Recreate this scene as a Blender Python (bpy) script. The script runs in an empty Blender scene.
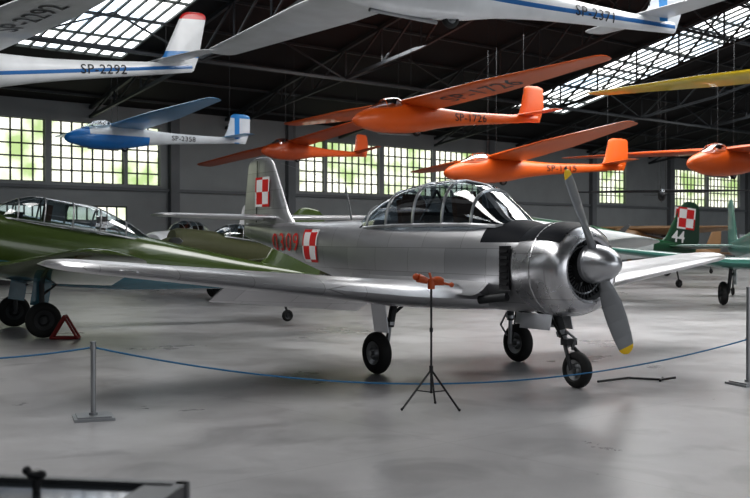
import bpy, bmesh, math, random
from mathutils import Vector, Matrix
random.seed(3)
scene = bpy.context.scene
COL = scene.collection
rad = math.radians

# ------------------------------------------------------------------ materials
def newmat(name):
    m = bpy.data.materials.new(name); m.use_nodes = True
    nt = m.node_tree
    return m, nt, nt.nodes["Principled BSDF"]

def paint(name, c, rough=0.4, metal=0.0, var=0.12, scale=3.0, spec=0.5, coat=0.0):
    m, nt, b = newmat(name)
    n = nt.nodes.new("ShaderNodeTexNoise"); n.inputs["Scale"].default_value = scale
    n.inputs["Detail"].default_value = 5
    tc = nt.nodes.new("ShaderNodeTexCoord"); nt.links.new(tc.outputs["Object"], n.inputs["Vector"])
    mx = nt.nodes.new("ShaderNodeMix"); mx.data_type = 'RGBA'
    mx.inputs[6].default_value = (*[x * (1 - var) for x in c], 1)
    mx.inputs[7].default_value = (*[min(1, x * (1 + var)) for x in c], 1)
    nt.links.new(n.outputs["Fac"], mx.inputs[0]); nt.links.new(mx.outputs[2], b.inputs["Base Color"])
    b.inputs["Roughness"].default_value = rough; b.inputs["Metallic"].default_value = metal
    b.inputs["Coat Weight"].default_value = coat; b.inputs["Specular IOR Level"].default_value = spec
    return m

def M2(nt, op, a, b=None):
    n = nt.nodes.new("ShaderNodeMath"); n.operation = op
    for i, v in enumerate((a, b)):
        if v is None: continue
        if isinstance(v, (int, float)): n.inputs[i].default_value = v
        else: nt.links.new(v, n.inputs[i])
    return n.outputs[0]

def mixc(nt, fac, a, b):
    mx = nt.nodes.new("ShaderNodeMix"); mx.data_type = 'RGBA'
    nt.links.new(fac, mx.inputs[0])
    for i, v in ((6, a), (7, b)):
        if isinstance(v, tuple): mx.inputs[i].default_value = (*v, 1)
        else: nt.links.new(v, mx.inputs[i])
    return mx.outputs[2]

def livery(name, base, bands, rough=0.3, metal=0.0, coat=0.3, var=True):
    m, nt, b = newmat(name)
    tc = nt.nodes.new("ShaderNodeTexCoord"); sp = nt.nodes.new("ShaderNodeSeparateXYZ")
    nt.links.new(tc.outputs["Object"], sp.inputs[0])
    cur = base
    for d in bands:
        z = M2(nt, 'SUBTRACT', sp.outputs[2], M2(nt, 'MULTIPLY', sp.outputs[0], d.get('k', 0.0)))
        f = M2(nt, 'MULTIPLY', M2(nt, 'GREATER_THAN', z, d.get('zmin', -99.0)), M2(nt, 'LESS_THAN', z, d.get('zmax', 99.0)))
        f = M2(nt, 'MULTIPLY', f, M2(nt, 'MULTIPLY', M2(nt, 'GREATER_THAN', sp.outputs[0], d.get('xmin', -99.0)),
                                    M2(nt, 'LESS_THAN', sp.outputs[0], d.get('xmax', 99.0))))
        cur = mixc(nt, f, cur, d['color'])
    n = nt.nodes.new("ShaderNodeTexNoise"); n.inputs["Scale"].default_value = 2.5; n.inputs["Detail"].default_value = 6
    nt.links.new(tc.outputs["Object"], n.inputs["Vector"])
    dark = M2(nt, 'ADD', M2(nt, 'MULTIPLY', n.outputs["Fac"], 0.35), 0.8)
    vm = nt.nodes.new("ShaderNodeVectorMath"); vm.operation = 'SCALE'
    if isinstance(cur, tuple): vm.inputs[0].default_value = cur
    else: nt.links.new(cur, vm.inputs[0])
    nt.links.new(dark, vm.inputs["Scale"]); nt.links.new(vm.outputs[0], b.inputs["Base Color"])
    b.inputs["Roughness"].default_value = rough; b.inputs["Metallic"].default_value = metal
    b.inputs["Coat Weight"].default_value = coat
    return m

def aluminium(name, plane='XZ', base=0.62, black=None, pw=0.62, ph=0.27, rough=0.3, contrast=.14):
    m, nt, b = newmat(name)
    tc = nt.nodes.new("ShaderNodeTexCoord"); sp = nt.nodes.new("ShaderNodeSeparateXYZ")
    nt.links.new(tc.outputs["Object"], sp.inputs[0])
    cb = nt.nodes.new("ShaderNodeCombineXYZ")
    nt.links.new(sp.outputs[0 if plane == 'XZ' else 1], cb.inputs[0])
    nt.links.new(sp.outputs[2 if plane == 'XZ' else 0], cb.inputs[1])
    br = nt.nodes.new("ShaderNodeTexBrick"); nt.links.new(cb.outputs[0], br.inputs["Vector"])
    br.inputs["Scale"].default_value = 1.0; br.inputs["Brick Width"].default_value = pw
    br.offset = .37; br.squash = 1.6; br.squash_frequency = 3
    br.inputs["Row Height"].default_value = ph; br.inputs["Mortar Size"].default_value = 0.004
    br.inputs["Mortar Smooth"].default_value = 0.3
    lo, hi = base * (1 - contrast), base * (1 + contrast * .7)
    br.inputs["Color1"].default_value = (lo, lo * 1.01, lo * 1.04, 1)
    br.inputs["Color2"].default_value = (hi, hi, hi * 1.02, 1)
    br.inputs["Mortar"].default_value = (base * .5,) * 3 + (1,)
    n = nt.nodes.new("ShaderNodeTexNoise"); n.inputs["Scale"].default_value = 2; n.inputs["Detail"].default_value = 8
    nt.links.new(tc.outputs["Object"], n.inputs["Vector"])
    cur = mixc(nt, M2(nt, 'MULTIPLY', n.outputs["Fac"], 0.5), br.outputs["Color"], (base * .75, base * .75, base * .78))
    metal = None; spec = None
    r = M2(nt, 'ADD', M2(nt, 'MULTIPLY', n.outputs["Fac"], 0.20), rough - 0.10)
    for (xa, xb, za) in (black or []):
        f = M2(nt, 'MULTIPLY', M2(nt, 'GREATER_THAN', sp.outputs[2], za),
               M2(nt, 'MULTIPLY', M2(nt, 'GREATER_THAN', sp.outputs[0], xa), M2(nt, 'LESS_THAN', sp.outputs[0], xb)))
        cur = mixc(nt, f, cur, (0.008, 0.010, 0.015))
        r = M2(nt, 'ADD', r, M2(nt, 'MULTIPLY', f, .22))
        mt = M2(nt, 'SUBTRACT', 1.0, f)
        metal = mt if metal is None else M2(nt, 'MULTIPLY', metal, mt)
    nt.links.new(cur, b.inputs["Base Color"]); nt.links.new(r, b.inputs["Roughness"])
    if metal is None: b.inputs["Metallic"].default_value = 0.85
    else:
        nt.links.new(M2(nt, 'MULTIPLY', metal, 0.85), b.inputs["Metallic"])
        nt.links.new(M2(nt, 'ADD', M2(nt, 'MULTIPLY', metal, 0.35), .15), b.inputs["Specular IOR Level"])
    bp = nt.nodes.new("ShaderNodeBump"); bp.inputs["Strength"].default_value = 0.05; bp.inputs["Distance"].default_value = 0.02
    n2 = nt.nodes.new("ShaderNodeTexNoise"); n2.inputs["Scale"].default_value = 3.5; n2.inputs["Detail"].default_value = 1
    nt.links.new(tc.outputs["Object"], n2.inputs["Vector"])
    nt.links.new(n2.outputs["Fac"], bp.inputs["Height"]); nt.links.new(bp.outputs[0], b.inputs["Normal"])
    return m

def emis(name, c1, c2, strength, scale=0.6, lo=0.35, hi=0.65):
    m, nt, b = newmat(name)
    tc = nt.nodes.new("ShaderNodeTexCoord"); n = nt.nodes.new("ShaderNodeTexNoise")
    n.inputs["Scale"].default_value = scale; n.inputs["Detail"].default_value = 6
    nt.links.new(tc.outputs["Object"], n.inputs["Vector"])
    rp = nt.nodes.new("ShaderNodeValToRGB"); rp.color_ramp.elements[0].position = lo; rp.color_ramp.elements[1].position = hi
    rp.color_ramp.elements[0].color = (*c1, 1); rp.color_ramp.elements[1].color = (*c2, 1)
    nt.links.new(n.outputs["Fac"], rp.inputs[0])
    nt.links.new(rp.outputs[0], b.inputs["Emission Color"]); b.inputs["Emission Strength"].default_value = strength
    b.inputs["Base Color"].default_value = (.3, .3, .3, 1); b.inputs["Roughness"].default_value = .3
    return m

def glass(name, tint=(0.68, 0.75, 0.80), refl=0.15):
    m = bpy.data.materials.new(name); m.use_nodes = True; nt = m.node_tree; nt.nodes.clear()
    o = nt.nodes.new("ShaderNodeOutputMaterial"); mx = nt.nodes.new("ShaderNodeMixShader")
    t = nt.nodes.new("ShaderNodeBsdfTransparent"); g = nt.nodes.new("ShaderNodeBsdfGlossy")
    t.inputs[0].default_value = (*tint, 1); g.inputs["Roughness"].default_value = 0.05
    n = nt.nodes.new("ShaderNodeTexNoise"); n.inputs["Scale"].default_value = 2.0
    lw = nt.nodes.new("ShaderNodeLayerWeight"); lw.inputs[0].default_value = 0.35
    f = M2(nt, 'ADD', M2(nt, 'MULTIPLY', lw.outputs["Facing"], 0.5), M2(nt, 'MULTIPLY', n.outputs["Fac"], refl * 2))
    nt.links.new(f, mx.inputs[0]); nt.links.new(t.outputs[0], mx.inputs[1]); nt.links.new(g.outputs[0], mx.inputs[2])
    nt.links.new(mx.outputs[0], o.inputs[0])
    return m

BLACK = paint("black_paint", (0.012, 0.012, 0.014), 0.4)
ANTIGLARE = paint("anti_glare_paint", (0.008, 0.010, 0.015), 0.5, spec=.15)
RUBBER = paint("tyre_rubber", (0.012, 0.012, 0.012), 0.7)
STEEL = paint("steel_grey", (0.33, 0.34, 0.35), 0.35, 0.8)
DSTEEL = paint("dark_steel", (0.05, 0.052, 0.055), 0.5, 0.4)
SILVER = paint("silver_plain", (0.6, 0.61, 0.63), 0.28, 0.85)
BLADE = paint("blade_grey", (0.27, 0.28, 0.29), 0.38, 0.5)
YELLOW = paint("yellow_paint", (0.85, 0.55, 0.02), 0.4)
RED = paint("red_paint", (0.60, 0.02, 0.02), 0.45)
WHITE = paint("white_paint", (0.8, 0.8, 0.8), 0.35, coat=.3)
ORANGE = paint("orange_paint", (0.60, 0.105, 0.012), 0.38, coat=.2, var=.08)
ORANGE2 = paint("deep_orange_paint", (0.46, 0.075, 0.012), 0.4, coat=.2)
GLASS = glass("canopy_glass")
LEATHER = paint("seat_brown", (0.06, 0.03, 0.018), 0.6)

# ------------------------------------------------------------------ mesh builder
class MB:
    def __init__(s): s.v = []; s.f = []; s.m = []
    def add(s, vs, fs, m=0):
        o = len(s.v); s.v += [tuple(p) for p in vs]
        for f in fs: s.f.append([o + i for i in f]); s.m.append(m)
    def tube(s, p0, p1, r0, r1=None, n=8, m=0, caps=True):
        p0 = Vector(p0); p1 = Vector(p1); r1 = r0 if r1 is None else r1
        d = (p1 - p0)
        if d.length < 1e-6: return
        d.normalize(); a = d.orthogonal().normalized()
        if n == 4:
            up = Vector((0, 0, 1))
            if abs(d.z) < .95: a = (d.cross(up).normalized() + d.cross(d.cross(up)).normalized()).normalized()
        b = d.cross(a); vs = []
        for p, r in ((p0, r0), (p1, r1)):
            for i in range(n):
                t = 2 * math.pi * i / n; vs.append(p + (a * math.cos(t) + b * math.sin(t)) * r)
        fs = [(i, (i + 1) % n, n + (i + 1) % n, n + i) for i in range(n)]
        if caps: fs += [tuple(range(n))[::-1], tuple(range(n, 2 * n))]
        s.add(vs, fs, m)
    def path(s, pts, r, n=8, m=0):
        for a, b in zip(pts[:-1], pts[1:]): s.tube(a, b, r, n=n, m=m)
    def box(s, c, size, rot=None, m=0):
        c = Vector(c); vs = []
        for sx in (-.5, .5):
            for sy in (-.5, .5):
                for sz in (-.5, .5):
                    p = Vector((sx * size[0], sy * size[1], sz * size[2]))
                    if rot is not None: p = rot @ p
                    vs.append(c + p)
        s.add(vs, [(0, 1, 3, 2), (4, 6, 7, 5), (0, 4, 5, 1), (2, 3, 7, 6), (0, 2, 6, 4), (1, 5, 7, 3)], m)
    def lathe(s, prof, origin, axis, n=32, m=0, close=False):
        o = Vector(origin); d = Vector(axis).normalized(); a = d.orthogonal().normalized(); b = d.cross(a)
        vs = []
        for r, h in prof:
            for i in range(n):
                t = 2 * math.pi * i / n; vs.append(o + d * h + (a * math.cos(t) + b * math.sin(t)) * max(r, 1e-4))
        fs = []; k = len(prof)
        for j in range(k if close else k - 1):
            for i in range(n):
                j2 = (j + 1) % k
                fs.append((j * n + i, j * n + (i + 1) % n, j2 * n + (i + 1) % n, j2 * n + i))
        s.add(vs, fs, m)
    def ball(s, c, r, m=0, sc=(1, 1, 1), n=14):
        vs = []; fs = []; k = n // 2
        for j in range(k + 1):
            ph = math.pi * j / k
            for i in range(n):
                t = 2 * math.pi * i / n
                vs.append((c[0] + sc[0] * r * math.sin(ph) * math.cos(t), c[1] + sc[1] * r * math.sin(ph) * math.sin(t), c[2] + sc[2] * r * math.cos(ph)))
        for j in range(k):
            for i in range(n): fs.append((j * n + i, j * n + (i + 1) % n, (j + 1) * n + (i + 1) % n, (j + 1) * n + i))
        s.add(vs, fs, m)
    def wheel(s, c, r, w, axis=(0, 1, 0), mt=0, mh=1):
        c = Vector(c); pr = []; rr = w * .5
        for k in range(13):
            t = math.pi * k / 12
            pr.append((r - rr + rr * math.sin(t), -rr * math.cos(t)))
        pr = [(r * .56, -rr * .75)] + pr + [(r * .56, rr * .75)]
        s.lathe(pr, c, axis, 32, mt, close=True)
        s.lathe([(0, -rr * .55), (r * .2, -rr * .6), (r * .25, -rr * .85), (r * .34, -rr * .4), (r * .57, -rr * .72), (r * .6, -rr * .5), (r * .6, rr * .5),
                 (r * .57, rr * .72), (r * .34, rr * .4), (r * .25, rr * .85), (r * .2, rr * .6), (0, rr * .55)], c, axis, 32, mh)
    def build(s, name, mats, parent=None, smooth=True, ang=35):
        me = bpy.data.meshes.new(name); me.from_pydata(s.v, [], s.f)
        for m in (mats if isinstance(mats, (list, tuple)) else [mats]): me.materials.append(m)
        me.polygons.foreach_set("material_index", s.m)
        me.validate(); me.update()
        if smooth:
            me.polygons.foreach_set("use_smooth", [True] * len(me.polygons))
            me.set_sharp_from_angle(angle=rad(ang))
        ob = bpy.data.objects.new(name, me); COL.objects.link(ob)
        if parent: ob.parent = parent
        return ob

def empty(name, loc=(0, 0, 0), rot=(0, 0, 0), sc=1.0):
    e = bpy.data.objects.new(name, None); COL.objects.link(e)
    e.location = loc; e.rotation_euler = rot; e.scale = (sc,) * 3; e.empty_display_size = .3
    return e

# ------------------------------------------------------------------ lofts
def herm(xs, ys, x):
    if x <= xs[0]: return ys[0]
    if x >= xs[-1]: return ys[-1]
    i = 0
    while xs[i + 1] < x: i += 1
    def sl(j):
        if j == 0: return (ys[1] - ys[0]) / (xs[1] - xs[0])
        if j == len(xs) - 1: return (ys[-1] - ys[-2]) / (xs[-1] - xs[-2])
        a = (ys[j] - ys[j - 1]) / (xs[j] - xs[j - 1]); b = (ys[j + 1] - ys[j]) / (xs[j + 1] - xs[j])
        return 0 if a * b <= 0 else 2 * a * b / (a + b)
    h = xs[i + 1] - xs[i]; t = (x - xs[i]) / h
    return ((2 * t**3 - 3 * t**2 + 1) * ys[i] + (t**3 - 2 * t**2 + t) * h * sl(i) + (-2 * t**3 + 3 * t**2) * ys[i + 1] + (t**3 - t**2) * h * sl(i + 1))

class Body:
    def __init__(s, secs, p=2.3):
        s.s = sorted(secs); s.p = p; s.xs = [q[0] for q in s.s]
    def ev(s, x): return [herm(s.xs, [q[k] for q in s.s], x) for k in (1, 2, 3)]
    def pt(s, x, a):
        zc, hw, hh = s.ev(x); c = math.cos(a); q = math.sin(a); e = 2 / s.p
        return (x, hw * math.copysign(abs(c)**e, c), zc + hh * math.copysign(abs(q)**e, q))
    def side(s, x, z, sg, off=.010):
        zc, hw, hh = s.ev(x); u = min(.98, abs((z - zc) / hh))
        return (x, sg * (hw * (1 - u**s.p)**(1 / s.p) + off), z)
    def mesh(s, name, mat, parent, n=36, k=64):
        x0, x1 = s.xs[0], s.xs[-1]
        X = sorted(set([round(x0 + (x1 - x0) * i / k, 4) for i in range(k + 1)] + s.xs))
        mb = MB(); vs = []; fs = []
        for x in X:
            for i in range(n): vs.append(s.pt(x, 2 * math.pi * i / n))
        for j in range(len(X) - 1):
            for i in range(n): fs.append((j * n + i, j * n + (i + 1) % n, (j + 1) * n + (i + 1) % n, (j + 1) * n + i))
        fs += [tuple(range(n))[::-1], tuple(range((len(X) - 1) * n, len(X) * n))]
        mb.add(vs, fs); return mb.build(name, mat, parent)

def naca(u, t): return 5 * t * (.2969 * math.sqrt(u) - .126 * u - .3516 * u * u + .2843 * u**3 - .1036 * u**4)
def lerp_st(st, y):
    y = abs(y)
    if y <= st[0][0]: return st[0]
    for a, b in zip(st[:-1], st[1:]):
        if y <= b[0]:
            t = (y - a[0]) / (b[0] - a[0]); return tuple(a[i] + (b[i] - a[i]) * t for i in range(5))
    return st[-1]
def wing_pt(st, y, u, sg, cam=.015):
    _, le, te, z, t = lerp_st(st, y); c = le - te
    return (le - u * c, y, z + c * (4 * cam * u * (1 - u)) + sg * c * naca(u, t))

def wing(name, st, mat, parent, both=True, vertical=False, tip=.25, cam=.015, N=12, yoff=0.0, inc=0.0):
    st = list(st); last = st[-1]; tips = []
    for k in range(1, 7):
        a = math.pi / 2 * k / 6
        y = last[0] + tip * math.sin(a); sc = max(.04, math.cos(a)**.6)
        p = st[-2]; g = (y - last[0]) / (last[0] - p[0])
        le = last[1] + (last[1] - p[1]) * g; te = last[2] + (last[2] - p[2]) * g; z = last[3] + (last[3] - p[3]) * g
        mid = le - .4 * (le - te)
        tips.append((y, mid + (le - mid) * sc, mid - (mid - te) * sc, z, last[4]))
    S = []
    for a, b in zip(st[:-1], st[1:]):
        for i in range(6): S.append(tuple(a[j] + (b[j] - a[j]) * i / 6 for j in range(5)))
    S.append(last); S += tips
    full = ([(-q[0],) + q[1:] for q in S[::-1] if q[0] > 0] + S) if both else S
    us = [(1 - math.cos(math.pi * i / N)) / 2 for i in range(N + 1)]
    vs = []; R = 2 * N
    for (y, le, te, z, t) in full:
        c = le - te; ring = []
        for u in us[::-1]: ring.append((le - u * c, z + c * 4 * cam * u * (1 - u) + c * naca(u, t)))
        for u in us[1:-1]: ring.append((le - u * c, z + c * 4 * cam * u * (1 - u) - c * naca(u, t)))
        for (x, zz) in ring:
            vs.append((x, zz + yoff, y) if vertical else (x, y, zz + inc * x))
    fs = []
    for j in range(len(full) - 1):
        for i in range(R): fs.append((j * R + i, j * R + (i + 1) % R, (j + 1) * R + (i + 1) % R, (j + 1) * R + i))
    fs += [tuple(range(R))[::-1], tuple(range((len(full) - 1) * R, len(full) * R))]
    mb = MB(); mb.add(vs, fs); return mb.build(name, mat, parent, ang=50)

# ------------------------------------------------------------------ decals
def text_geo(s, h, bold=0.0, sp=1.0):
    cu = bpy.data.curves.new("t", 'FONT'); cu.body = s; cu.size = h / .7; cu.align_x = 'CENTER'; cu.offset = bold * h
    cu.resolution_u = 3; cu.space_character = sp
    ob = bpy.data.objects.new("t", cu); COL.objects.link(ob)
    dg = bpy.context.evaluated_depsgraph_get(); me = bpy.data.meshes.new_from_object(ob.evaluated_get(dg))
    bm = bmesh.new(); bm.from_mesh(me); bmesh.ops.triangulate(bm, faces=bm.faces)
    for it in range(3):
        es = [e for e in bm.edges if e.calc_length() > h * .22]
        if not es: break
        bmesh.ops.subdivide_edges(bm, edges=es, cuts=1); bmesh.ops.triangulate(bm, faces=bm.faces)
    bm.verts.index_update()
    vs = [tuple(v.co) for v in bm.verts]; fs = [tuple(v.index for v in p.verts) for p in bm.faces]
    bm.free()
    bpy.data.objects.remove(ob); bpy.data.meshes.remove(me); bpy.data.curves.remove(cu)
    return vs, fs
def decal(name, s, h, fn, mat, parent, bold=.02, sp=1.0):
    vs, fs = text_geo(s, h, bold, sp); mb = MB()
    mb.add([fn(v[0], v[1] - h / 2) for v in vs], fs); return mb.build(name, mat, parent, smooth=False)
def checker(name, size, fn, parent):
    n = 12; mb = MB()
    for i in range(n):
        for j in range(n):
            white = (i < n // 2) != (j < n // 2)
            if i in (0, n - 1) or j in (0, n - 1): white = not white
            P = [fn((a / n - .5) * size, (b / n - .5) * size) for a, b in ((i, j), (i + 1, j), (i + 1, j + 1), (i, j + 1))]
            mb.add(P, [(0, 1, 2, 3)], 0 if white else 1)
    return mb.build(name, [WHITE, RED], parent, smooth=False)

# ------------------------------------------------------------------ hangar
U = Vector((.753, .658, 0)).normalized(); V = Vector((.658, -.753, 0)).normalized(); W0 = Vector((-11.3, 40, 0))
def H(s, t, z): return W0 + U * s + V * t + Vector((0, 0, z))
def roofz(t): return 6.9 + .24 * t if t < 24 else 6.9 + .24 * (48 - t)
def hbox(mb, s0, s1, t0, t1, z0, z1, m=0):
    vs = [H(s, t, z) for s in (s0, s1) for t in (t0, t1) for z in (z0, z1)]
    mb.add(vs, [(0, 1, 3, 2), (4, 6, 7, 5), (0, 4, 5, 1), (2, 3, 7, 6), (0, 2, 6, 4), (1, 5, 7, 3)], m)

S0, S1, T1 = -46.0, 66.0, 48.0
m, nt, b = newmat("concrete_floor")
tc = nt.nodes.new("ShaderNodeTexCoord")
n1 = nt.nodes.new("ShaderNodeTexNoise"); n1.inputs["Scale"].default_value = .45; n1.inputs["Detail"].default_value = 9; n1.inputs["Roughness"].default_value = .65
n2 = nt.nodes.new("ShaderNodeTexNoise"); n2.inputs["Scale"].default_value = 3.5; n2.inputs["Detail"].default_value = 12; n2.inputs["Roughness"].default_value = .75
n3 = nt.nodes.new("ShaderNodeTexNoise"); n3.inputs["Scale"].default_value = 1.1; n3.inputs["Detail"].default_value = 7; n3.inputs["Distortion"].default_value = .8
for n in (n1, n2, n3): nt.links.new(tc.outputs["Object"], n.inputs["Vector"])
rp = nt.nodes.new("ShaderNodeValToRGB"); rp.color_ramp.elements[0].position = .36; rp.color_ramp.elements[1].position = .64
rp.color_ramp.elements[0].color = (.31, .305, .31, 1); rp.color_ramp.elements[1].color = (.49, .485, .49, 1)
nt.links.new(n1.outputs["Fac"], rp.inputs[0])
c = mixc(nt, M2(nt, 'MULTIPLY', n2.outputs["Fac"], .65), rp.outputs[0], (.26, .255, .26))
st = nt.nodes.new("ShaderNodeValToRGB"); st.color_ramp.elements[0].position = .50; st.color_ramp.elements[1].position = .66
st.color_ramp.elements[0].color = (0, 0, 0, 1); st.color_ramp.elements[1].color = (.6, .6, .6, 1)
nt.links.new(n3.outputs["Fac"], st.inputs[0]); c = mixc(nt, st.outputs[0], c, (.20, .195, .20))
mp = nt.nodes.new("ShaderNodeMapping"); mp.inputs["Rotation"].default_value = (0, 0, rad(-41))
nt.links.new(tc.outputs["Object"], mp.inputs[0])
br = nt.nodes.new("ShaderNodeTexBrick"); br.offset = 0; br.inputs["Scale"].default_value = 1; br.inputs["Brick Width"].default_value = 6
br.inputs["Row Height"].default_value = 6; br.inputs["Mortar Size"].default_value = .008
br.inputs["Color1"].default_value = (1, 1, 1, 1); br.inputs["Color2"].default_value = (.95, .95, .95, 1); br.inputs["Mortar"].default_value = (.85, .85, .85, 1)
nt.links.new(mp.outputs[0], br.inputs["Vector"])
ml = nt.nodes.new("ShaderNodeMix"); ml.data_type = 'RGBA'; ml.blend_type = 'MULTIPLY'; ml.inputs[0].default_value = 1
nt.links.new(c, ml.inputs[6]); nt.links.new(br.outputs["Color"], ml.inputs[7]); nt.links.new(ml.outputs[2], b.inputs["Base Color"])
nt.links.new(M2(nt, 'ADD', M2(nt, 'MULTIPLY', n1.outputs["Fac"], .4), .13), b.inputs["Roughness"])
FLOOR = m
mb = MB(); hbox(mb, S0, S1, -.3, T1 + 12, -.2, 0); mb.build("floor", FLOOR, smooth=False)

WALL = paint("plaster_wall", (.26, .275, .28), .8, var=.18, scale=.8)
wins = [(-14.4, -11.2), (-11, -7.8), (-7.6, -4.6), (-4.4, -1.4), (-1.15, 1.85), (2.0, 3.45), (10.5, 11.95), (12.1, 15.3), (15.6, 18.9), (19.1, 22.3),
        (32.6, 35.2), (40.5, 44.2), (44.5, 48.4), (50.5, 54), (56, 60)]
ZB, ZT = 3.84, 6.18
mb = MB(); hbox(mb, S0, S1, -.3, 0, 0, ZB); hbox(mb, S0, S1, -.3, 0, ZT, 6.9)
e = S0
for a, bb in wins + [(S1, S1)]:
    if a > e: hbox(mb, e, a, -.3, 0, ZB, ZT)
    e = bb
mb.build("wall_back", WALL, smooth=False)
mb = MB(); hbox(mb, S0 - .3, S0, -.3, T1, 0, 12.8); mb.build("wall_left", WALL, smooth=False)
mb = MB(); hbox(mb, S1, S1 + .3, -.3, T1, 0, 12.8); mb.build("wall_right", WALL, smooth=False)
mb = MB(); hbox(mb, S0, S1, T1, T1 + .3, 5.5, 6.95)
for s in (-46, -32, 22, 36, 50): hbox(mb, s, s + (12 if s in (-46, 50, 36) else 1), T1, T1 + .3, 0, 5.5)
mb.build("wall_front", WALL, smooth=False)

WINM = emis("window_daylight", (.40, .54, .22), (1.0, 1.0, .86), 1.25, .8, .38, .58)
SKYM = emis("skylight_daylight", (.45, .55, .65), (1, 1, 1), 3.4, .6, .32, .6)
MUNT = paint("window_muntin", (.06, .07, .065), .6)
for i, (a, bb) in enumerate(wins):
    mb = MB(); hbox(mb, a, bb, -.2, -.18, ZB, ZT, 0)
    w = bb - a; nc = max(3, round(w / .42)); nr = 5
    for k in range(nc + 1):
        s = a + w * k / nc; hbox(mb, s - .028, s + .028, -.17, -.12, ZB, ZT, 1)
    for k in range(nr + 1):
        z = ZB + (ZT - ZB) * k / nr; hbox(mb, a, bb, -.175, -.13, z - .028, z + .028, 1)
    mb.build("window_%d" % (i + 1), [WINM, MUNT], smooth=False)
for j, (a, bb) in enumerate([(-6.5, -3.6), (-3.2, -1.3), (-.6, 1.9)]):
    mb = MB(); hbox(mb, a, bb, .0, .03, 2.4, 2.95, 0)
    for k in range(7):
        s = a + (bb - a) * k / 6; hbox(mb, s - .025, s + .025, .02, .07, 2.38, 2.97, 1)
    for z in (2.4, 2.95): hbox(mb, a, bb, .02, .06, z - .03, z + .03, 1)
    mb.build("window_%d" % (len(wins) + 1 + j), [WINM, MUNT], smooth=False)
mb = MB()
PIL = [4.0, 9.9, 23.0, 31.8, 39.8, 49.3]
for s in PIL + [-18, -26, -34, -42, 55, 62]: hbox(mb, s - .2, s + .2, 0, .25, 0, 6.9)
hbox(mb, S0, S1, 0, .12, 3.6, 3.72); mb.build("trim_1", paint("pilaster_grey", (.15, .16, .17), .7), smooth=False)
mb = MB(); hbox(mb, S0, S1, 0, .06, 0, .25); mb.build("baseboard_back", DSTEEL, smooth=False)

sky = [(-30, -26), (-4.4, -.6), (19.6, 23.6), (44, 49)]
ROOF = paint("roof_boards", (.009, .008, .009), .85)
def rq(mb, s0, s1, t0, t1, m=0, dz=0.0, th=.1):
    vs = [H(s, t, roofz(t) + dz + q) for s in (s0, s1) for t in (t0, t1) for q in (0, th)]
    mb.add(vs, [(0, 1, 3, 2), (4, 6, 7, 5), (0, 4, 5, 1), (2, 3, 7, 6), (0, 2, 6, 4), (1, 5, 7, 3)], m)
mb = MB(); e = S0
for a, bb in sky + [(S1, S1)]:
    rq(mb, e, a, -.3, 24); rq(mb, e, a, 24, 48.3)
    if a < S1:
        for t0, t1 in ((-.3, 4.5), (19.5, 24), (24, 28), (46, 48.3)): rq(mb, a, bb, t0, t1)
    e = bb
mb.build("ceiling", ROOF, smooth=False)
k = 0
for a, bb in sky:
    for t0, t1 in ((4.5, 19.5), (28, 46)):
        k += 1; mb = MB(); rq(mb, a + .02, bb - .02, t0 + .02, t1 - .02, 0, .03, .04)
        nx = 8
        for i in range(nx + 1):
            s = a + (bb - a) * i / nx; mb.tube(H(s, t0, roofz(t0) - .02), H(s, t1, roofz(t1) - .02), .05, n=4, m=1)
        q = t0
        while q < t1 + .1: mb.tube(H(a, q, roofz(q) - .02), H(bb, q, roofz(q) - .02), .06, n=4, m=1); q += 1.5
        mb.build("skylight_%d" % k, [SKYM, MUNT], smooth=False)
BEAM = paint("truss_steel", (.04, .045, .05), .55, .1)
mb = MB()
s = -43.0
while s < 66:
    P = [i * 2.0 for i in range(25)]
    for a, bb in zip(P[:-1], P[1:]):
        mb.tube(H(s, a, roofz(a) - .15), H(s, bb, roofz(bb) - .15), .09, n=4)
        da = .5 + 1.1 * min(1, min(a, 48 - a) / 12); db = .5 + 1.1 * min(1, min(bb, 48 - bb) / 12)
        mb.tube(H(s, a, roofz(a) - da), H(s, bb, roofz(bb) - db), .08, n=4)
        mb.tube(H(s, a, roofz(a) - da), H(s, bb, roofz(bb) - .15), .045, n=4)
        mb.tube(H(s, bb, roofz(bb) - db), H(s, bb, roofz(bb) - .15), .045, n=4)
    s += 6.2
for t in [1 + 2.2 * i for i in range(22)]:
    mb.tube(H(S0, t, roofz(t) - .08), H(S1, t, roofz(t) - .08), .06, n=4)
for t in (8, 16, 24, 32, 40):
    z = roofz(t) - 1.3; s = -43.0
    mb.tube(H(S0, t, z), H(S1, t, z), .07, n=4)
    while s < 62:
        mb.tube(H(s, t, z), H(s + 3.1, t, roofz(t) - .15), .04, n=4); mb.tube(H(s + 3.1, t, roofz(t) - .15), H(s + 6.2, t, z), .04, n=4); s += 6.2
mb.build("roof_truss", BEAM, smooth=False)

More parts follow.
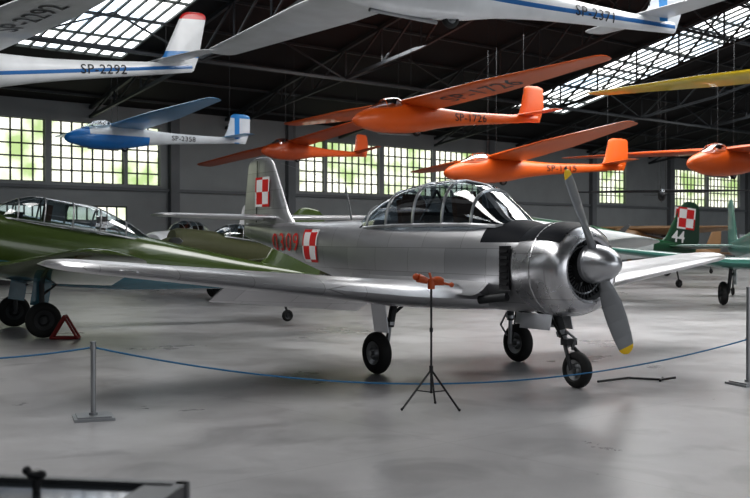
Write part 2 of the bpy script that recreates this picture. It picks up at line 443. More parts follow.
# ------------------------------------------------------------------ main silver trainer
A = empty("silver_trainer_aircraft", (.98, 13.46, 0), (0, 0, rad(-56)))
ALF = aluminium("aluminium_fuselage", 'XZ', .62, [(1.12, 2.6, 1.62), (-1.7, 1.25, 1.82)], .78, .31, rough=.33)
ALW = aluminium("aluminium_wing", 'XY', .66, None, .8, .42, .33)
ALC = aluminium("aluminium_cowl", 'XZ', .68, None, 1.4, .5, .27, .03)
bod = Body([(1.78, 1.32, .47, .49), (1.3, 1.35, .485, .55), (.5, 1.36, .49, .54), (-.5, 1.38, .48, .53), (-1.4, 1.42, .45, .51), (-2.0, 1.46, .40, .48), (-3.0, 1.54, .31, .39),
            (-4.2, 1.67, .19, .27), (-5.2, 1.77, .10, .18), (-5.75, 1.82, .05, .12)], 2.35)
bod.mesh("fuselage", ALF, A)
CP = [(.455, 1.70), (.50, 1.74), (.525, 1.95), (.53, 2.12), (.517, 2.28), (.48, 2.39), (.43, 2.45), (.37, 2.475), (.335, 2.465), (.32, 2.42), (.33, 2.2), (.33, 1.95)]
mb = MB()
mb.lathe(CP, (0, 0, 1.32), (1, 0, 0), 48)
mb.lathe([(.530, 2.02), (.536, 2.03), (.536, 2.05), (.530, 2.06)], (0, 0, 1.32), (1, 0, 0), 48)
mb.build("cowling", ALC, A)
mb = MB(); vs = []; pr = CP[:6]; n = 24
for r, x in pr:
    for i in range(n + 1):
        t = rad(-52 + 104 * i / n); vs.append((x, (r + .0075) * math.sin(t), 1.32 + (r + .0075) * math.cos(t)))
mb.add(vs, [(j * (n + 1) + i, j * (n + 1) + i + 1, (j + 1) * (n + 1) + i + 1, (j + 1) * (n + 1) + i) for j in range(len(pr) - 1) for i in range(n)])
mb.build("anti_glare_panel", ANTIGLARE, A)
mb = MB()
mb.lathe([(.02, 2.1), (.34, 2.12), (.34, 1.95)], (0, 0, 1.32), (1, 0, 0), 32, 0)
for i in range(7):
    a = 2 * math.pi * i / 7 + .2; d = Vector((0, math.cos(a), math.sin(a))); o = Vector((2.22, 0, 1.32))
    mb.tube(o + d * .1, o + d * .31, .05, n=14, m=1)
    for q in range(6): mb.tube(o + d * (.15 + q * .028), o + d * (.158 + q * .028), .075, n=14, m=1)
    mb.tube(o + d * .12 + Vector((.12, 0, 0)), o + d * .31 + Vector((.09, 0, 0)), .010, n=6, m=2)
mb.lathe([(.17, 2.1), (.17, 2.3), (.14, 2.38), (.09, 2.44), (.06, 2.5), (.0, 2.5)], (0, 0, 1.34), (1, 0, 0), 24, 1)
for i in range(36):
    a = 2 * math.pi * i / 36; d = Vector((0, math.cos(a), math.sin(a)))
    mb.tube(Vector((2.37, 0, 1.32)) + d * .18, Vector((2.37, 0, 1.32)) + d * .33, .009, .017, n=4, m=1)
mb.lathe([(.25, 2.375), (.262, 2.385), (.274, 2.375)], (0, 0, 1.32), (1, 0, 0), 36, 2)
mb.build("radial_engine", [BLACK, DSTEEL, STEEL], A)
mb = MB()
mb.lathe([(.45, 1.66), (.46, 1.72)], (0, 0, 1.32), (1, 0, 0), 40, 0)
for sg in (-1, 1):
    for i in range(6): mb.box((1.60, sg * .493, 1.52 - i * .075), (.13, .03, .035), Matrix.Rotation(rad(18) * sg, 3, 'X'), m=0)
    mb.box((1.60, sg * .475, 1.33), (.17, .03, .50), m=0)
    mb.tube((1.6, sg * .44, 1.0), (1.22, sg * .53, .95), .05, n=12, m=1)
mb.build("exhaust_louvres", [BLACK, DSTEEL], A)
mb = MB(); HZ = 1.39
mb.lathe([(.0, .30), (.04, .295), (.09, .27), (.15, .20), (.19, .11), (.21, 0), (.215, -.10), (.19, -.11), (0, -.11)], (2.58, 0, HZ), (1, 0, 0), 36, 0)
mb.lathe([(.214, -.03), (.218, -.04), (.218, -.055), (.214, -.06)], (2.58, 0, HZ), (1, 0, 0), 36, 0)
mb.build("spinner", SILVER, A)
mb = MB()
th = math.atan2(-1.0, .48)
for sg in (1, -1):
    d = Vector((0, math.cos(th), math.sin(th))) * sg; tgt = Vector((1, 0, 0)).cross(d)
    ST = [(.12, .05, .05, 60), (.2, .055, .05, 50), (.32, .085, .038, 42), (.5, .115, .024, 33), (.7, .12, .017, 26), (.9, .112, .012, 21), (1.03, .095, .01, 19), (1.07, .08, .008, 18), (1.10, .05, .006, 17), (1.115, .012, .004, 17)]
    rings = []
    for (r, hw, tk, pit) in ST:
        p = rad(pit); cd = tgt * math.cos(p) + Vector((1, 0, 0)) * math.sin(p); nd = Vector((1, 0, 0)) * math.cos(p) - tgt * math.sin(p)
        rings.append([Vector((2.58, 0, HZ)) + d * r + cd * hw * math.cos(q * math.pi / 8) + nd * tk * math.sin(q * math.pi / 8) for q in range(16)])
    for k2, (ra, rb) in enumerate(zip(rings[:-1], rings[1:])):
        mb.add(ra + rb, [(q, (q + 1) % 16, 16 + (q + 1) % 16, 16 + q) for q in range(16)], 1 if ST[k2][0] >= 1.02 else 0)
mb.build("propeller_blades", [BLADE, YELLOW], A, ang=70)

WST = [(0, 1.15, -1.15, .93, .15), (.5, 1.14, -1.12, .95, .15), (1.3, 1.0, -1.08, 1.00, .15), (4.8, .47, -.72, 1.36, .12)]
wing("wing", WST, ALW, A, tip=.42)
for sg in (-1, 1):
    mb = MB(); vs = []
    L = [(1.3, .36), (.9, .42), (.3, .42), (-.4, .40), (-1.1, .34), (-1.7, .22)]
    for x, w in L:
        for k2 in range(5):
            t = k2 / 4; vs.append((x, sg * (.40 + w * .9 * t), 1.24 - .2 * math.sin(t * math.pi / 2) - .06 * abs(x) * .4))
    mb.add(vs, [(j * 5 + i, j * 5 + i + 1, (j + 1) * 5 + i + 1, (j + 1) * 5 + i) for j in range(5) for i in range(4)])
    mb.build("wing_fillet", ALF, A)
mb = MB()
for sg in (-1, 1):
    P = []
    for y in (.75, 3.0):
        zt = lerp_st(WST, y)[3]; te = lerp_st(WST, y)[2]
        P.append([Vector((te + .48, sg * y, zt - .07)), Vector((te + .02, sg * y, zt - .27)), Vector((te + .03, sg * y, zt - .25)), Vector((te + .5, sg * y, zt - .04))])
    mb.add(P[0] + P[1], [(0, 1, 5, 4), (1, 2, 6, 5), (2, 3, 7, 6), (3, 0, 4, 7), (0, 3, 2, 1), (4, 5, 6, 7)])
mb.build("flaps", ALW, A, smooth=False)
mb = MB()
for sg in (-1, 1):
    a = wing_pt(WST, sg * 3.1, .76, 1); bb2 = wing_pt(WST, sg * 4.7, .76, 1)
    mb.tube(Vector(a), Vector(bb2), .006, n=4)
mb.build("aileron_gap", BLACK, A)
TST = [(0, -4.55, -5.6, 2.02, .10), (1.75, -4.72, -5.5, 2.05, .09)]
wing("tailplane", TST, ALW, A, tip=.25, cam=0)
FST = [(1.75, -3.85, -5.87, 0, .09), (2.1, -4.25, -5.86, 0, .09), (2.9, -4.74, -5.70, 0, .08)]
wing("tail_fin", FST, ALF, A, both=False, vertical=True, tip=.16, cam=0)
mb = MB(); mb.tube((-5.3, -.055, 1.95), (-5.28, -.045, 3.0), .008, n=4); mb.build("rudder_hinge_line", BLACK, A)
checker("fin_checkerboard", .50, lambda x, y: (-5.05 + x, -.077 + .03 * max(0, y), 2.46 + y), A)
checker("fin_checkerboard_port", .50, lambda x, y: (-5.05 - x, .077, 2.46 + y), A)
checker("fuselage_checkerboard", .50, lambda x, y: bod.side(-3.08 + x, 1.56 + y, -1), A)
decal("serial_number", "0309", .29, lambda x, y: bod.side(-4.00 + x * 1.15, 1.62 + y, -1, .014), RED, A, -.002, 1.14)
def canopy(parent, secs, base, glassm, framem, frames, name="canopy", rf=.016):
    xs = [q[0] for q in sorted(secs)]; S = sorted(secs)
    def P(x, a):
        zt = herm(xs, [q[1] for q in S], x); hw = herm(xs, [q[2] for q in S], x)
        c = math.cos(a); s_ = math.sin(a)
        return Vector((x, hw * math.copysign(abs(c)**.8, c), base + (zt - base) * s_**.85))
    n = 20; k = 40; X = [xs[0] + (xs[-1] - xs[0]) * i / k for i in range(k + 1)]; vs = []
    for x in X:
        for i in range(n + 1): vs.append(P(x, math.pi * i / n))
    mb = MB(); mb.add(vs, [(j * (n + 1) + i, j * (n + 1) + i + 1, (j + 1) * (n + 1) + i + 1, (j + 1) * (n + 1) + i) for j in range(k) for i in range(n)])
    mb.build(name + "_glass", glassm, parent, ang=80)
    mb = MB()
    for x in frames: mb.path([P(x, math.pi * i / n) * 1.0 for i in range(n + 1)], rf, n=6)
    for a in (0.04, math.pi - .04): mb.path([P(x, a) for x in X], rf * 1.3, n=6)
    mb.path([P(x, math.pi / 2) for x in X if x < frames[0] + .01], rf * .7, n=6)
    mb.build(name + "_frame", framem, parent)
canopy(A, [(1.42, 1.86, .20), (1.28, 1.95, .30), (1.0, 2.16, .36), (.72, 2.33, .38), (.1, 2.41, .385), (-.6, 2.38, .38), (-1.2, 2.25, .35), (-1.6, 2.09, .29), (-1.95, 1.93, .16)], 1.80,
       GLASS, SILVER, [.86, .30, -.32, -.95, -1.5], rf=.020)
mb = MB()
for x in (.35, -.85):
    mb.box((x, 0, 1.98), (.09, .42, .42), Matrix.Rotation(rad(-8), 3, 'Y')); mb.box((x - .02, 0, 2.2), (.07, .24, .14))
mb.box((.98, 0, 1.93), (.12, .5, .2), m=1); mb.box((-.2, 0, 1.93), (.1, .48, .16), m=1)
mb.tube((-.3, -.3, 1.85), (-.3, 0, 2.3), .02, m=1); mb.tube((-.3, .3, 1.85), (-.3, 0, 2.3), .02, m=1)
mb.build("cockpit_seats", [LEATHER, BLACK], A)
mb = MB(); mb.tube((-2.35, 0, 1.9), (-2.55, 0, 2.5), .018, .008, n=8); mb.tube((-2.54, 0, 2.48), (-5.0, 0, 3.02), .003, n=4)
mb.tube((.4, -4.6, 1.34), (.95, -4.6, 1.34), .012, n=8); mb.build("antenna_mast", STEEL, A)
mb = MB()
for sg in (-1, 1):
    y = 1.155 * sg; r = .26
    mb.wheel((0, y, r), r, .17, (0, 1, 0), 0, 1)
    mb.tube((0, y - sg * .13, r), (0, y + sg * .1, r), .03, n=12, m=1)
    mb.tube((0, y - sg * .14, r), (.04, y - sg * .17, .62), .028, n=12, m=1)
    mb.tube((.04, y - sg * .17, .58), (.1, y - sg * .22, 1.0), .048, n=14, m=2)
    mb.tube((.04, y - sg * .17, .60), (.04, y - sg * .17, .64), .06, n=14, m=1)
    mb.tube((-.05, y - sg * .15, .36), (-.16, y - sg * .17, .5), .013, n=8, m=1); mb.tube((-.16, y - sg * .17, .5), (-.02, y - sg * .18, .68), .013, n=8, m=1)
    mb.tube((.06, y - sg * .19, .72), (-.05, y - sg * .62, .96), .02, n=8, m=2)
    mb.tube((.07, y - sg * .19, .8), (.5, y - sg * .2, 1.0), .018, n=8, m=2)
    mb.path([(.09, y - sg * .2, .95), (.1, y - sg * .13, .7), (.05, y - sg * .12, .45), (.02, y - sg * .13, r)], .008, n=6, m=0)
    mb.box((.1, y + sg * .03, .74), (.30, .015, .44), Matrix.Rotation(sg * rad(-9), 3, 'X'), m=3)
mb.build("main_landing_gear", [RUBBER, STEEL, DSTEEL, SILVER], A)
mb = MB(); r = .205; xw = 2.27
mb.wheel((xw, 0, r), r, .14, (0, 1, 0), 0, 1)
mb.tube((xw, -.1, r), (xw, .1, r), .025, n=12, m=1)
for sg in (-1, 1): mb.path([(xw, .095 * sg, r), (xw - .05, .10 * sg, r + .16), (xw - .14, .05 * sg, r + .26)], .022, n=8, m=2)
mb.tube((xw - .14, 0, r + .24), (xw - .24, 0, .62), .032, n=12, m=1)
mb.tube((xw - .22, 0, .56), (xw - .38, 0, .95), .05, n=14, m=2)
mb.tube((xw - .23, 0, .57), (xw - .25, 0, .62), .065, n=14, m=1)
mb.tube((xw - .28, -.02, .68), (xw - .95, -.14, .86), .018, n=8, m=2); mb.tube((xw - .28, .02, .68), (xw - .95, .14, .86), .018, n=8, m=2)
mb.tube((xw - .08, 0, r + .22), (xw - .02, 0, r + .34), .014, n=8, m=1); mb.tube((xw - .02, 0, r + .34), (xw - .18, 0, r + .42), .014, n=8, m=1)
mb.tube((xw - .34, -.1, .8), (xw - .12, -.06, .48), .014, n=8, m=0)
mb.box((xw - .13, 0, r + .30), (.10, .16, .07), m=2)
for sg in (-1, 1): mb.box((xw - .5, .16 * sg, .72), (.5, .012, .18), Matrix.Rotation(rad(12) * sg, 3, 'X'), m=3)
mb.build("nose_landing_gear", [RUBBER, STEEL, DSTEEL, SILVER], A)

# ------------------------------------------------------------------ generic trainer for the other parked aircraft
def parked(name, loc, yaw, pitch, sc, bodym, wingm, finm, tail=True, glassm=GLASS, chk=False, txt=None, high=False, txtm=WHITE, canfr=STEEL, bladeang=37, can=True):
    R = empty(name, loc, (0, -rad(pitch), rad(yaw)), sc)
    B = Body([(2.35, 1.5, .40, .43), (2.2, 1.5, .47, .50), (1.5, 1.49, .50, .56), (.8, 1.47, .48, .60), (0, 1.46, .46, .60), (-1.4, 1.5, .40, .55), (-2.6, 1.55, .29, .43), (-4, 1.62, .17, .28), (-5.1, 1.68, .08, .18), (-5.5, 1.7, .03, .1)], 2.2)
    B.mesh("fuselage", bodym, R, 28, 40)
    zr = 2.15 if high else 1.0; zt = 2.3 if high else 1.42
    wing("wing", [(0, 1.2, -1.05, zr, .15), (1.3, 1.05, -1.0, zr + .03, .15), (4.4, .5, -.6, zt, .12)], wingm, R, tip=.45)
    wing("tailplane", [(0, -4.4, -5.35, 1.72, .1), (1.35, -4.6, -5.3, 1.74, .09)], finm, R, tip=.3, cam=0)
    wing("tail_fin", [(1.6, -3.9, -5.5, 0, .09), (2.0, -4.35, -5.62, 0, .09), (2.85, -4.75, -5.55, 0, .08)], finm, R, both=False, vertical=True, tip=.3, cam=0)
    if can:
        canopy(R, [(1.0, 2.02, .2), (.6, 2.3, .33), (.2, 2.42, .36), (-.7, 2.42, .35), (-1.4, 2.25, .28), (-1.9, 2.03, .12)], 1.92, glassm, canfr, [.55, .1, -.4, -.9, -1.4])
        mb = MB(); mb.box((.0, 0, 2.1), (.09, .4, .4)); mb.box((-1.0, 0, 2.08), (.09, .36, .36)); mb.box((.5, 0, 2.02), (.1, .5, .14), m=1); mb.build("cockpit_seats", [LEATHER, BLACK], R)
    mb = MB()
    for sg in (-1, 1):
        mb.wheel((.05, 1.3 * sg, .3), .3, .18, (0, 1, 0), 0, 1)
        mb.tube((.05, 1.18 * sg, .3), (.15, 1.12 * sg, 1.0 if not high else 1.4), .045, n=10, m=1); mb.tube((.1, 1.14 * sg, .7), (-.3, .8 * sg, 1.05), .02, m=1)
        mb.tube((.05, 1.16 * sg, .3), (.05, 1.38 * sg, .3), .03, n=10, m=1)
        mb.box((.1, 1.02 * sg, .72), (.3, .015, .4), m=2)
    if tail:
        tz = 5.0 * math.tan(rad(pitch))
        mb.wheel((-5.0, 0, tz + .12), .12, .09, (0, 1, 0), 0, 1); mb.tube((-5.0, 0, tz + .14), (-4.7, 0, 1.6), .025, m=1)
    else:
        mb.wheel((1.9, 0, .25), .25, .15, (0, 1, 0), 0, 1); mb.tube((1.9, .1, .28), (1.8, .0, 1.1), .04, m=1); mb.tube((1.9, -.1, .28), (1.8, .0, .7), .03, m=1)
    mb.build("landing_gear", [RUBBER, DSTEEL, bodym], R)
    mb = MB(); mb.lathe([(.0, .32), (.08, .28), (.16, .14), (.19, 0), (0, 0)], (2.36, 0, 1.5), (1, 0, 0), 20, 0)
    for sg in (-1, 1):
        d = Vector((0, math.cos(rad(bladeang)), math.sin(rad(bladeang)))) * sg; o = Vector((2.45, 0, 1.5)); t = Vector((1, 0, 0)).cross(d)
        ws = (.06, .10, .12, .12, .1, .08, .03)
        for k2 in range(6):
            r0 = .15 + k2 * .15; P = []
            for r_, w_ in ((r0, ws[k2]), (r0 + .15, ws[k2 + 1])):
                for sx in (-1, 1):
                    for st in (-1, 1): P.append(o + d * r_ + t * w_ * sx + Vector((.012 * st + .04 * sx, 0, 0)))
            mb.add(P, [(0, 1, 3, 2), (4, 6, 7, 5), (0, 4, 5, 1), (2, 3, 7, 6), (0, 2, 6, 4), (1, 5, 7, 3)], 1)
    mb.build("propeller", [bodym, BLADE], R)
    if chk:
        checker("fin_checkerboard", .66, lambda x, y: (-5.0 - x, .085, 2.62 + y), R)
        checker("fin_checkerboard_starboard", .66, lambda x, y: (-5.0 + x, -.085, 2.62 + y), R)
    if txt: decal("number", txt, .34, lambda x, y: (-4.75 - x, .095, 2.05 + y), txtm, R, .03)
    return R

GREENB = livery("olive_green_two_tone", (.055, .085, .02), [dict(zmax=1.22, k=-.02, color=(.06, .17, .22))], .22, 0, .7)
GREENW = livery("olive_green_wing_paint", (.055, .085, .02), [dict(zmax=.98, color=(.06, .17, .22))], .22, 0, .6)
parked("green_trainer_aircraft", (-6.2, 18.6, 0), 209.4, 9, 1.0, GREENB, GREENW, GREENW, canfr=STEEL)
OLIVE = paint("olive_drab", (.075, .08, .03), .5)
parked("olive_trainer_aircraft", (-3.9, 28.6, 0), 214, 8, .86, OLIVE, OLIVE, OLIVE, bladeang=5)
LW = livery("white_blue_paint", (.75, .77, .78), [dict(zmin=1.35, zmax=1.5, color=(.04, .15, .35))], .3)
parked("white_light_aircraft", (-6.5, 35.6, 0), 252, 0, .95, LW, LW, LW, tail=False, bladeang=5)
WGB = livery("grey_white_two_tone", (.62, .66, .66), [dict(xmax=-3.8, color=(.012, .07, .03)), dict(zmin=1.95, color=(.02, .10, .05))], .3, 0, .4)
TEALW = livery("teal_wing_paint", (.06, .19, .16), [], .3, 0, .4)
TEALB = livery("teal_white_two_tone", (.06, .19, .16), [dict(zmax=1.35, color=(.55, .62, .64))], .3, 0, .4)
DGREEN = paint("dark_green_paint", (.012, .06, .028), .4, coat=.2)
PALE = paint("pale_grey_wing", (.5, .54, .54), .35, coat=.2)
parked("green_white_trainer_aircraft", (5.25, 34.0, 0), 203, 6, 1.15, WGB, PALE, DGREEN, chk=True, txt="44", bladeang=5, can=False)
parked("teal_trainer_aircraft", (10.1, 26.2, 0), -97, 3, 1.0, TEALB, TEALW, TEALW, bladeang=90)
BEIGE = paint("varnished_wood", (.26, .15, .07), .5)
parked("wooden_high_wing_aircraft", (12.6, 48.5, 0), 215, 8, .95, BEIGE, BEIGE, BEIGE, high=True)

# ------------------------------------------------------------------ gliders
GA = Body([(2.36, -.04, .015, .015), (2.33, -.04, .07, .08), (2.22, -.03, .14, .17), (1.95, 0, .21, .27), (1.4, .03, .29, .40), (.7, .08, .31, .46), (0, .1, .27, .42), (-.8, .12, .19, .30), (-2, .14, .125, .2), (-3.5, .18, .09, .145), (-4.8, .22, .04, .1)], 2.2)
def glider(name, loc, alpha, pitch, roll, sc, bodym, wingm, finm, text=None, tcol=BLACK, wt=None, tex=0.2, tipc=.55, glassm=GLASS, wtcol=BLACK, tx=-2.4, style=0, dih=.033, inc=.05, fat=1.0):
    R = empty(name, loc, (rad(roll), -rad(pitch), rad(180 + alpha)), sc)
    GA.mesh("fuselage", bodym, R, 24, 40)
    wz = .44
    ST = [(0, .72, -.58, wz, .14), (3.4, .66, -.55, wz + 3.4 * dih, .13), (7.2, .35, .35 - tipc, wz + 7.2 * dih, .11)]
    wing("wing", ST, wingm, R, tip=.3, cam=.02, inc=inc)
    if style == 1:
        FS = [(.15, -3.75, -4.85, 0, .1), (.45, -4.15, -5.0, 0, .1), (1.25, -4.62, -5.25, 0, .09)]; tz = .36
    else:
        FS = [(.1, -3.85, -4.9, 0, .1), (.6, -4.1, -5.1, 0, .1), (1.15, -4.25, -5.1, 0, .09)]; tz = .34
    wing("tail_fin", FS, finm, R, both=False, vertical=True, tip=.12, cam=0)
    wing("tailplane", [(0, -3.95, -4.65, tz, .09), (1.3, -4.1, -4.6, tz + .02, .08)], wingm, R, tip=.15, cam=0)
    canopy(R, [(1.75, .36, .1), (1.55, .46, .19), (1.2, .62, .24), (.85, .66, .24), (.6, .56, .18)], .30, glassm, bodym, [1.3, .72], rf=.014)
    mb = MB(); mb.box((.95, 0, .44), (.08, .3, .3), m=0); mb.ball((1.0, 0, .2), .2, 0); mb.build("cockpit_seat", [BLACK], R)
    mb = MB(); mb.wheel((.1, 0, -.3), .15, .1, (0, 1, 0), 0, 1); mb.tube((1.5, 0, -.38), (.35, 0, -.40), .03, m=1); mb.build("wheel_and_skid", [RUBBER, STEEL], R)
    if text:
        decal("registration", text, tex, lambda x, y: GA.side(tx - x, .155 + y * .9, 1), tcol, R, .004, 1.08)
    if wt:
        y0, h = wt
        def f(x, y):
            yy = y0 + x; _, le, te, z, t = lerp_st(ST, yy); X = (le + te) / 2 + .05 + y; u = min(.98, max(.02, (le - X) / (le - te)))
            return (X, yy, wing_pt(ST, yy, u, -1, .02)[2] - .010 + inc * X)
        decal("wing_registration", text, h, f, wtcol, R, .008, 1.04)
    bpy.context.view_layer.update(); mw = R.matrix_world; mb = MB(); inv = mw.inverted()
    for p in ((.5, .3, .5), (.5, -.3, .5), (-4.2, 0, .3)):
        w = mw @ Vector(p); t = (w - W0).dot(V); q = Vector((w.x, w.y, roofz(t) - .06))
        mb.tube(p, inv @ q, .006 / sc, n=5)
    mb.build("suspension_cables", DSTEEL, R)
    return R

WB = livery("white_blue_glider", (.70, .72, .74), [dict(zmin=-.02, zmax=.05, k=-.045, color=(.02, .14, .38))], .3, 0, .3)
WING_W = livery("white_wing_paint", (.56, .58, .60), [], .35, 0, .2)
FIN1 = livery("white_fin_red_top", (.70, .72, .74), [dict(zmin=1.22, color=(.6, .02, .02)), dict(zmin=.42, zmax=.55, color=(.03, .2, .5))], .3)
glider("white_glider", (-7.35, 18.5, 4.55), 42, -5.5, 0, 1.0, WB, WING_W, FIN1, "SP-2292", wt=(3.2, .42), tex=.2, style=1, tx=-2.75, inc=.08)
BL = livery("blue_white_glider", (.70, .73, .76), [dict(zmax=.12, xmin=-.8, color=(.02, .2, .55)), dict(zmin=.12, zmax=.6, xmin=1.5, color=(.02, .2, .55))], .3, 0, .3)
BLW = livery("blue_underside_wing", (.12, .32, .58), [], .3)
FIN2 = livery("blue_striped_fin", (.70, .74, .78), [dict(xmin=-4.62, xmax=-4.40, color=(.03, .25, .6)), dict(zmin=1.1, color=(.03, .25, .6))], .3)
glider("blue_glider", (-7.6, 32.0, 4.72), 35, 0, 0, .83, BL, BLW, FIN2, "SP-2358", tex=.20, tx=-2.2, inc=.08)
glider("white_glider", (1.15, 15.0, 5.12), 35, 1.0, 3, 1.0, WB, WING_W, FIN2, "SP-2371", wt=None, tex=.19, style=1, tx=-2.8, tipc=.6, inc=.08)
glider("orange_glider", (1.3, 30.8, 5.15), 35, -2, 1, 1.0, ORANGE, ORANGE, ORANGE, "SP-1726", wt=(2.9, .62), tex=.26, tx=-1.9, inc=.15)
glider("orange_glider", (4.5, 36.0, 3.98), 22, -1, 2, 1.0, ORANGE, ORANGE, ORANGE, "SP-1415", tex=.25, tx=-2.2, inc=.12)
glider("orange_glider", (-2.75, 37.3, 4.75), 48, 0, 7, .74, ORANGE2, ORANGE2, ORANGE2, tipc=.95, inc=.10)
YW = paint("yellow_glider_paint", (.72, .52, .03), .35, coat=.3)
glider("yellow_glider", (10.6, 24.0, 5.15), 35, 0, 0, 1.0, YW, YW, YW, inc=.10)
glider("orange_glider", (12.1, 35.0, 4.15), 35, 0, 0, 1.05, ORANGE, ORANGE2, ORANGE)
DG = paint("dark_grey_fabric", (.012, .012, .014), .6)
glider("dark_glider", (11.0, 40.0, 3.30), 76, 0, 0, .46, DG, DG, DG, dih=.0, inc=.1)

# ------------------------------------------------------------------ barrier posts and rope
def post(x, y, h, hook, rot=0):
    mb = MB(); Rm = Matrix.Rotation(rad(rot), 3, 'Z')
    mb.box((x, y, .012), (.36, .36, .024), Rm); mb.box((x, y, .03), (.30, .30, .016), Rm)
    mb.tube((x, y, .03), (x, y, h), .024, n=20); mb.tube((x, y, h), (x, y, h + .015), .028, n=20)
    mb.tube((x, y, .03), (x, y, .06), .04, n=20); mb.lathe([(.024, hook - .02), (.03, hook - .02), (.03, hook + .02), (.024, hook + .02)], (x, y, 0), (0, 0, 1), 20)
    return mb.build("barrier_post", STEEL, smooth=True)
post(-2.6, 9.6, .70, .66, 20); post(4.25, 11.85, 1.1, .52, 20); post(-5.9, 9.9, .70, .66, 10)
mb = MB()
def rope(p, q, sag, n=40):
    p = Vector(p); q = Vector(q); pts = []
    for i in range(n + 1):
        t = i / n; v = p.lerp(q, t); v.z -= sag * 4 * t * (1 - t); pts.append(v)
    mb.path(pts, .009, n=6)
rope((-2.6, 9.6, .66), (4.25, 11.85, .52), .42); rope((-5.9, 9.9, .66), (-2.6, 9.6, .66), .14); rope((4.25, 11.85, .52), (7.5, 13.2, .6), .1)
mb.build("barrier_rope", paint("blue_rope", (.03, .15, .30), .6))
post(7.5, 13.2, .7, .6, 20)

mb = MB(); c = Vector((.55, 10.18, 0))
for a in (205, 325, 80):
    f = c + Vector((math.cos(rad(a)) * .32, math.sin(rad(a)) * .30, .01)); mb.tube(f, c + Vector((0, 0, .38)), .010, n=8); mb.ball(tuple(f + Vector((0, 0, .004))), .014)
    mb.tube(c + Vector((math.cos(rad(a)) * .17, math.sin(rad(a)) * .17, .19)), c + Vector((0, 0, .16)), .006, n=6)
mb.tube(c + Vector((0, 0, .15)), c + Vector((0, 0, 1.18)), .011, n=10); mb.tube(c + Vector((0, 0, .36)), c + Vector((0, 0, .42)), .02, n=12); mb.tube(c + Vector((0, 0, .75)), c + Vector((0, 0, .79)), .017, n=12)
hc = c + Vector((0, 0, 1.23))
mb.tube(hc - Vector((0, 0, .06)), hc + Vector((0, 0, .04)), .035, n=14, m=1)
mb.tube(hc + Vector((-.04, 0, .02)), hc + Vector((-.13, -.03, .05)), .03, .045, n=14, m=1); mb.ball(tuple(hc + Vector((-.15, -.03, .06))), .035, 1)
mb.tube(hc, hc + Vector((.12, .02, .0)), .025, n=12, m=1); mb.ball(tuple(hc + Vector((.06, 0, .03))), .05, 1, (1.3, .8, .7)); mb.tube(hc + Vector((.1, .02, 0)), hc + Vector((.19, .03, -.02)), .012, n=8, m=1)
mb.ball(tuple(hc + Vector((.2, .03, -.02))), .025, 1); mb.tube(hc + Vector((0, 0, .04)), hc + Vector((-.02, 0, .1)), .012, n=8, m=1)
mb.build("tripod_stand", [BLACK, paint("orange_plastic", (.48, .09, .02), .4)])

mb = MB(); x, y = -5.15, 17.3
P = [(-.22, 0), (.22, 0), (0, .36)]
for yy in (y - .08, y + .08):
    for a, bb in ((0, 1), (1, 2), (2, 0)): mb.tube((x + P[a][0], yy, P[a][1] + .025), (x + P[bb][0], yy, P[bb][1] + .025), .022, n=8)
for q in P: mb.tube((x + q[0], y - .08, q[1] + .025), (x + q[0], y + .08, q[1] + .025), .022, n=8)
mb.build("wheel_chock", paint("chock_red", (.20, .015, .012), .5))
mb = MB(); mb.path([(2.55, 11.9, .03), (3.0, 12.3, .02), (3.35, 12.15, .02), (3.5, 12.1, .05)], .014, n=8); mb.tube((3.3, 12.05, .02), (3.4, 12.3, .02), .014)
mb.build("tow_cable", BLACK)

D = empty("display_case", (-1.45, 2.95, 0), (0, 0, rad(-9)))
CASE = paint("case_dark", (.02, .022, .025), .25)
mb = MB(); mb.box((0, 0, .44), (1.62, .62, .84)); mb.box((0, 0, .02), (1.5, .5, .04)); mb.build("base", CASE, D, smooth=False)
mb = MB(); t = .035
for y in (-.31, .31): mb.box((0, y, .895), (1.70, t, .05))
for x in (-.83, .83): mb.box((x, 0, .895), (t, .66, .05))
mb.box((.78, .0, .9), (.12, .6, .03)); mb.build("frame", paint("case_frame", (.10, .105, .11), .4, .5), D, smooth=False)
mb = MB(); mb.box((0, 0, .90), (1.62, .6, .01)); mb.build("glass_top", paint("dark_glass", (.03, .035, .04), .06), D, smooth=False)
mb = MB(); mb.tube((.42, .2, .9), (.42, .2, .945), .012); mb.ball((.42, .2, .955), .022, 0, (1.5, 1, .7)); mb.ball((.39, .2, .965), .014); mb.build("lock_knob", BLACK, D)

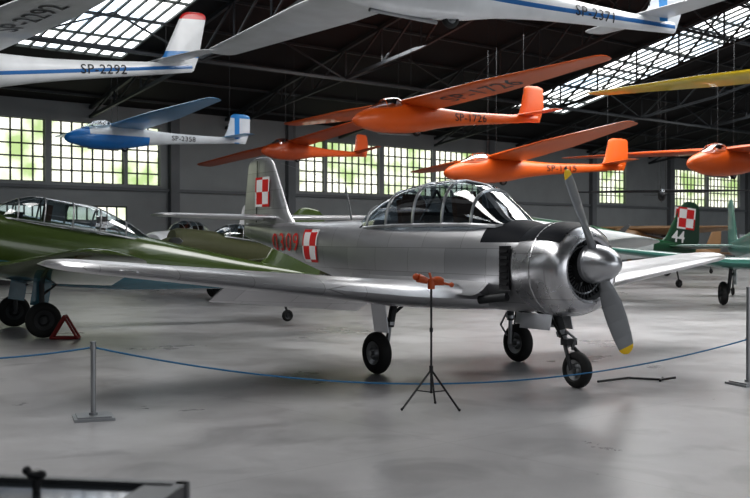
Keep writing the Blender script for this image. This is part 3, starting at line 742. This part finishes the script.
BRD = paint("panel_white", (.5, .53, .56), .6)
for (s, t, w, h) in ((26, 2.5, 2.4, 1.9), (36, 2.0, 3.0, 2.1), (43, 3, 2.5, 2.0), (8, 2.2, 2.2, 1.9), (48, 6, 2.2, 1.7)):
    mb = MB(); hbox(mb, s, s + w, t, t + .05, .35, h, 0)
    for q in (s + .05, s + w - .05): mb.tube(H(q, t + .02, 0), H(q, t + .02, h + .03), .03, m=1); mb.tube(H(q, t - .3, .03), H(q, t + .35, .03), .03, m=1)
    mb.build("exhibition_board", [BRD, STEEL], smooth=False)

# ------------------------------------------------------------------ light
w = bpy.data.worlds.new("World"); scene.world = w; w.use_nodes = True
bg = w.node_tree.nodes["Background"]; bg.inputs[0].default_value = (.88, .93, 1, 1); bg.inputs[1].default_value = .58
def area(name, loc, target, sx, sy, power, color=(1, 1, 1)):
    L = bpy.data.lights.new(name, 'AREA'); L.shape = 'RECTANGLE'; L.size = sx; L.size_y = sy; L.energy = power; L.color = color
    o = bpy.data.objects.new(name, L); COL.objects.link(o); o.location = loc
    o.rotation_euler = (Vector(target) - Vector(loc)).to_track_quat('-Z', 'Y').to_euler(); return o
p = H(0, 28, 8.8); area("skylight_lamp", p, (p.x, p.y, 0), 12, 4, 1200, (1, .99, .98))  # this and the next three: area lamps added below the roof as fill
p = H(-14, 26, 8.8); area("skylight_lamp.001", p, (p.x + .5, p.y, 0), 12, 4, 680, (1, .99, .98))
p = H(10, 16, 8.2); area("skylight_lamp.002", p, (p.x, p.y, 0), 14, 4, 1450, (1, 1, 1))
p = H(34, 16, 8.2); area("skylight_lamp.003", p, (p.x, p.y, 0), 16, 4, 1300, (1, 1, 1))
p = H(-8, 47, 3.2); area("door_lamp", p, H(-2, 20, .8), 16, 4.5, 290, (.97, .98, 1))  # added fill lamp from the unseen front side, behind the camera

cam = bpy.data.cameras.new("Camera"); co = bpy.data.objects.new("Camera", cam); COL.objects.link(co)
cam.sensor_width = 36; cam.lens = 50.0; co.location = (0, 0, 1.65); co.rotation_euler = (rad(90 - .5), 0, 0)
cam.dof.use_dof = True; cam.dof.focus_distance = 12.8; cam.dof.aperture_fstop = 3.5; cam.clip_end = 300
scene.camera = co
scene.view_settings.view_transform = 'Standard'
for lk in ('Medium High Contrast', 'Standard - Medium High Contrast'):
    try:
        scene.view_settings.look = lk; break
    except Exception as ex: print("look", ex)
scene.view_settings.exposure = -0.08
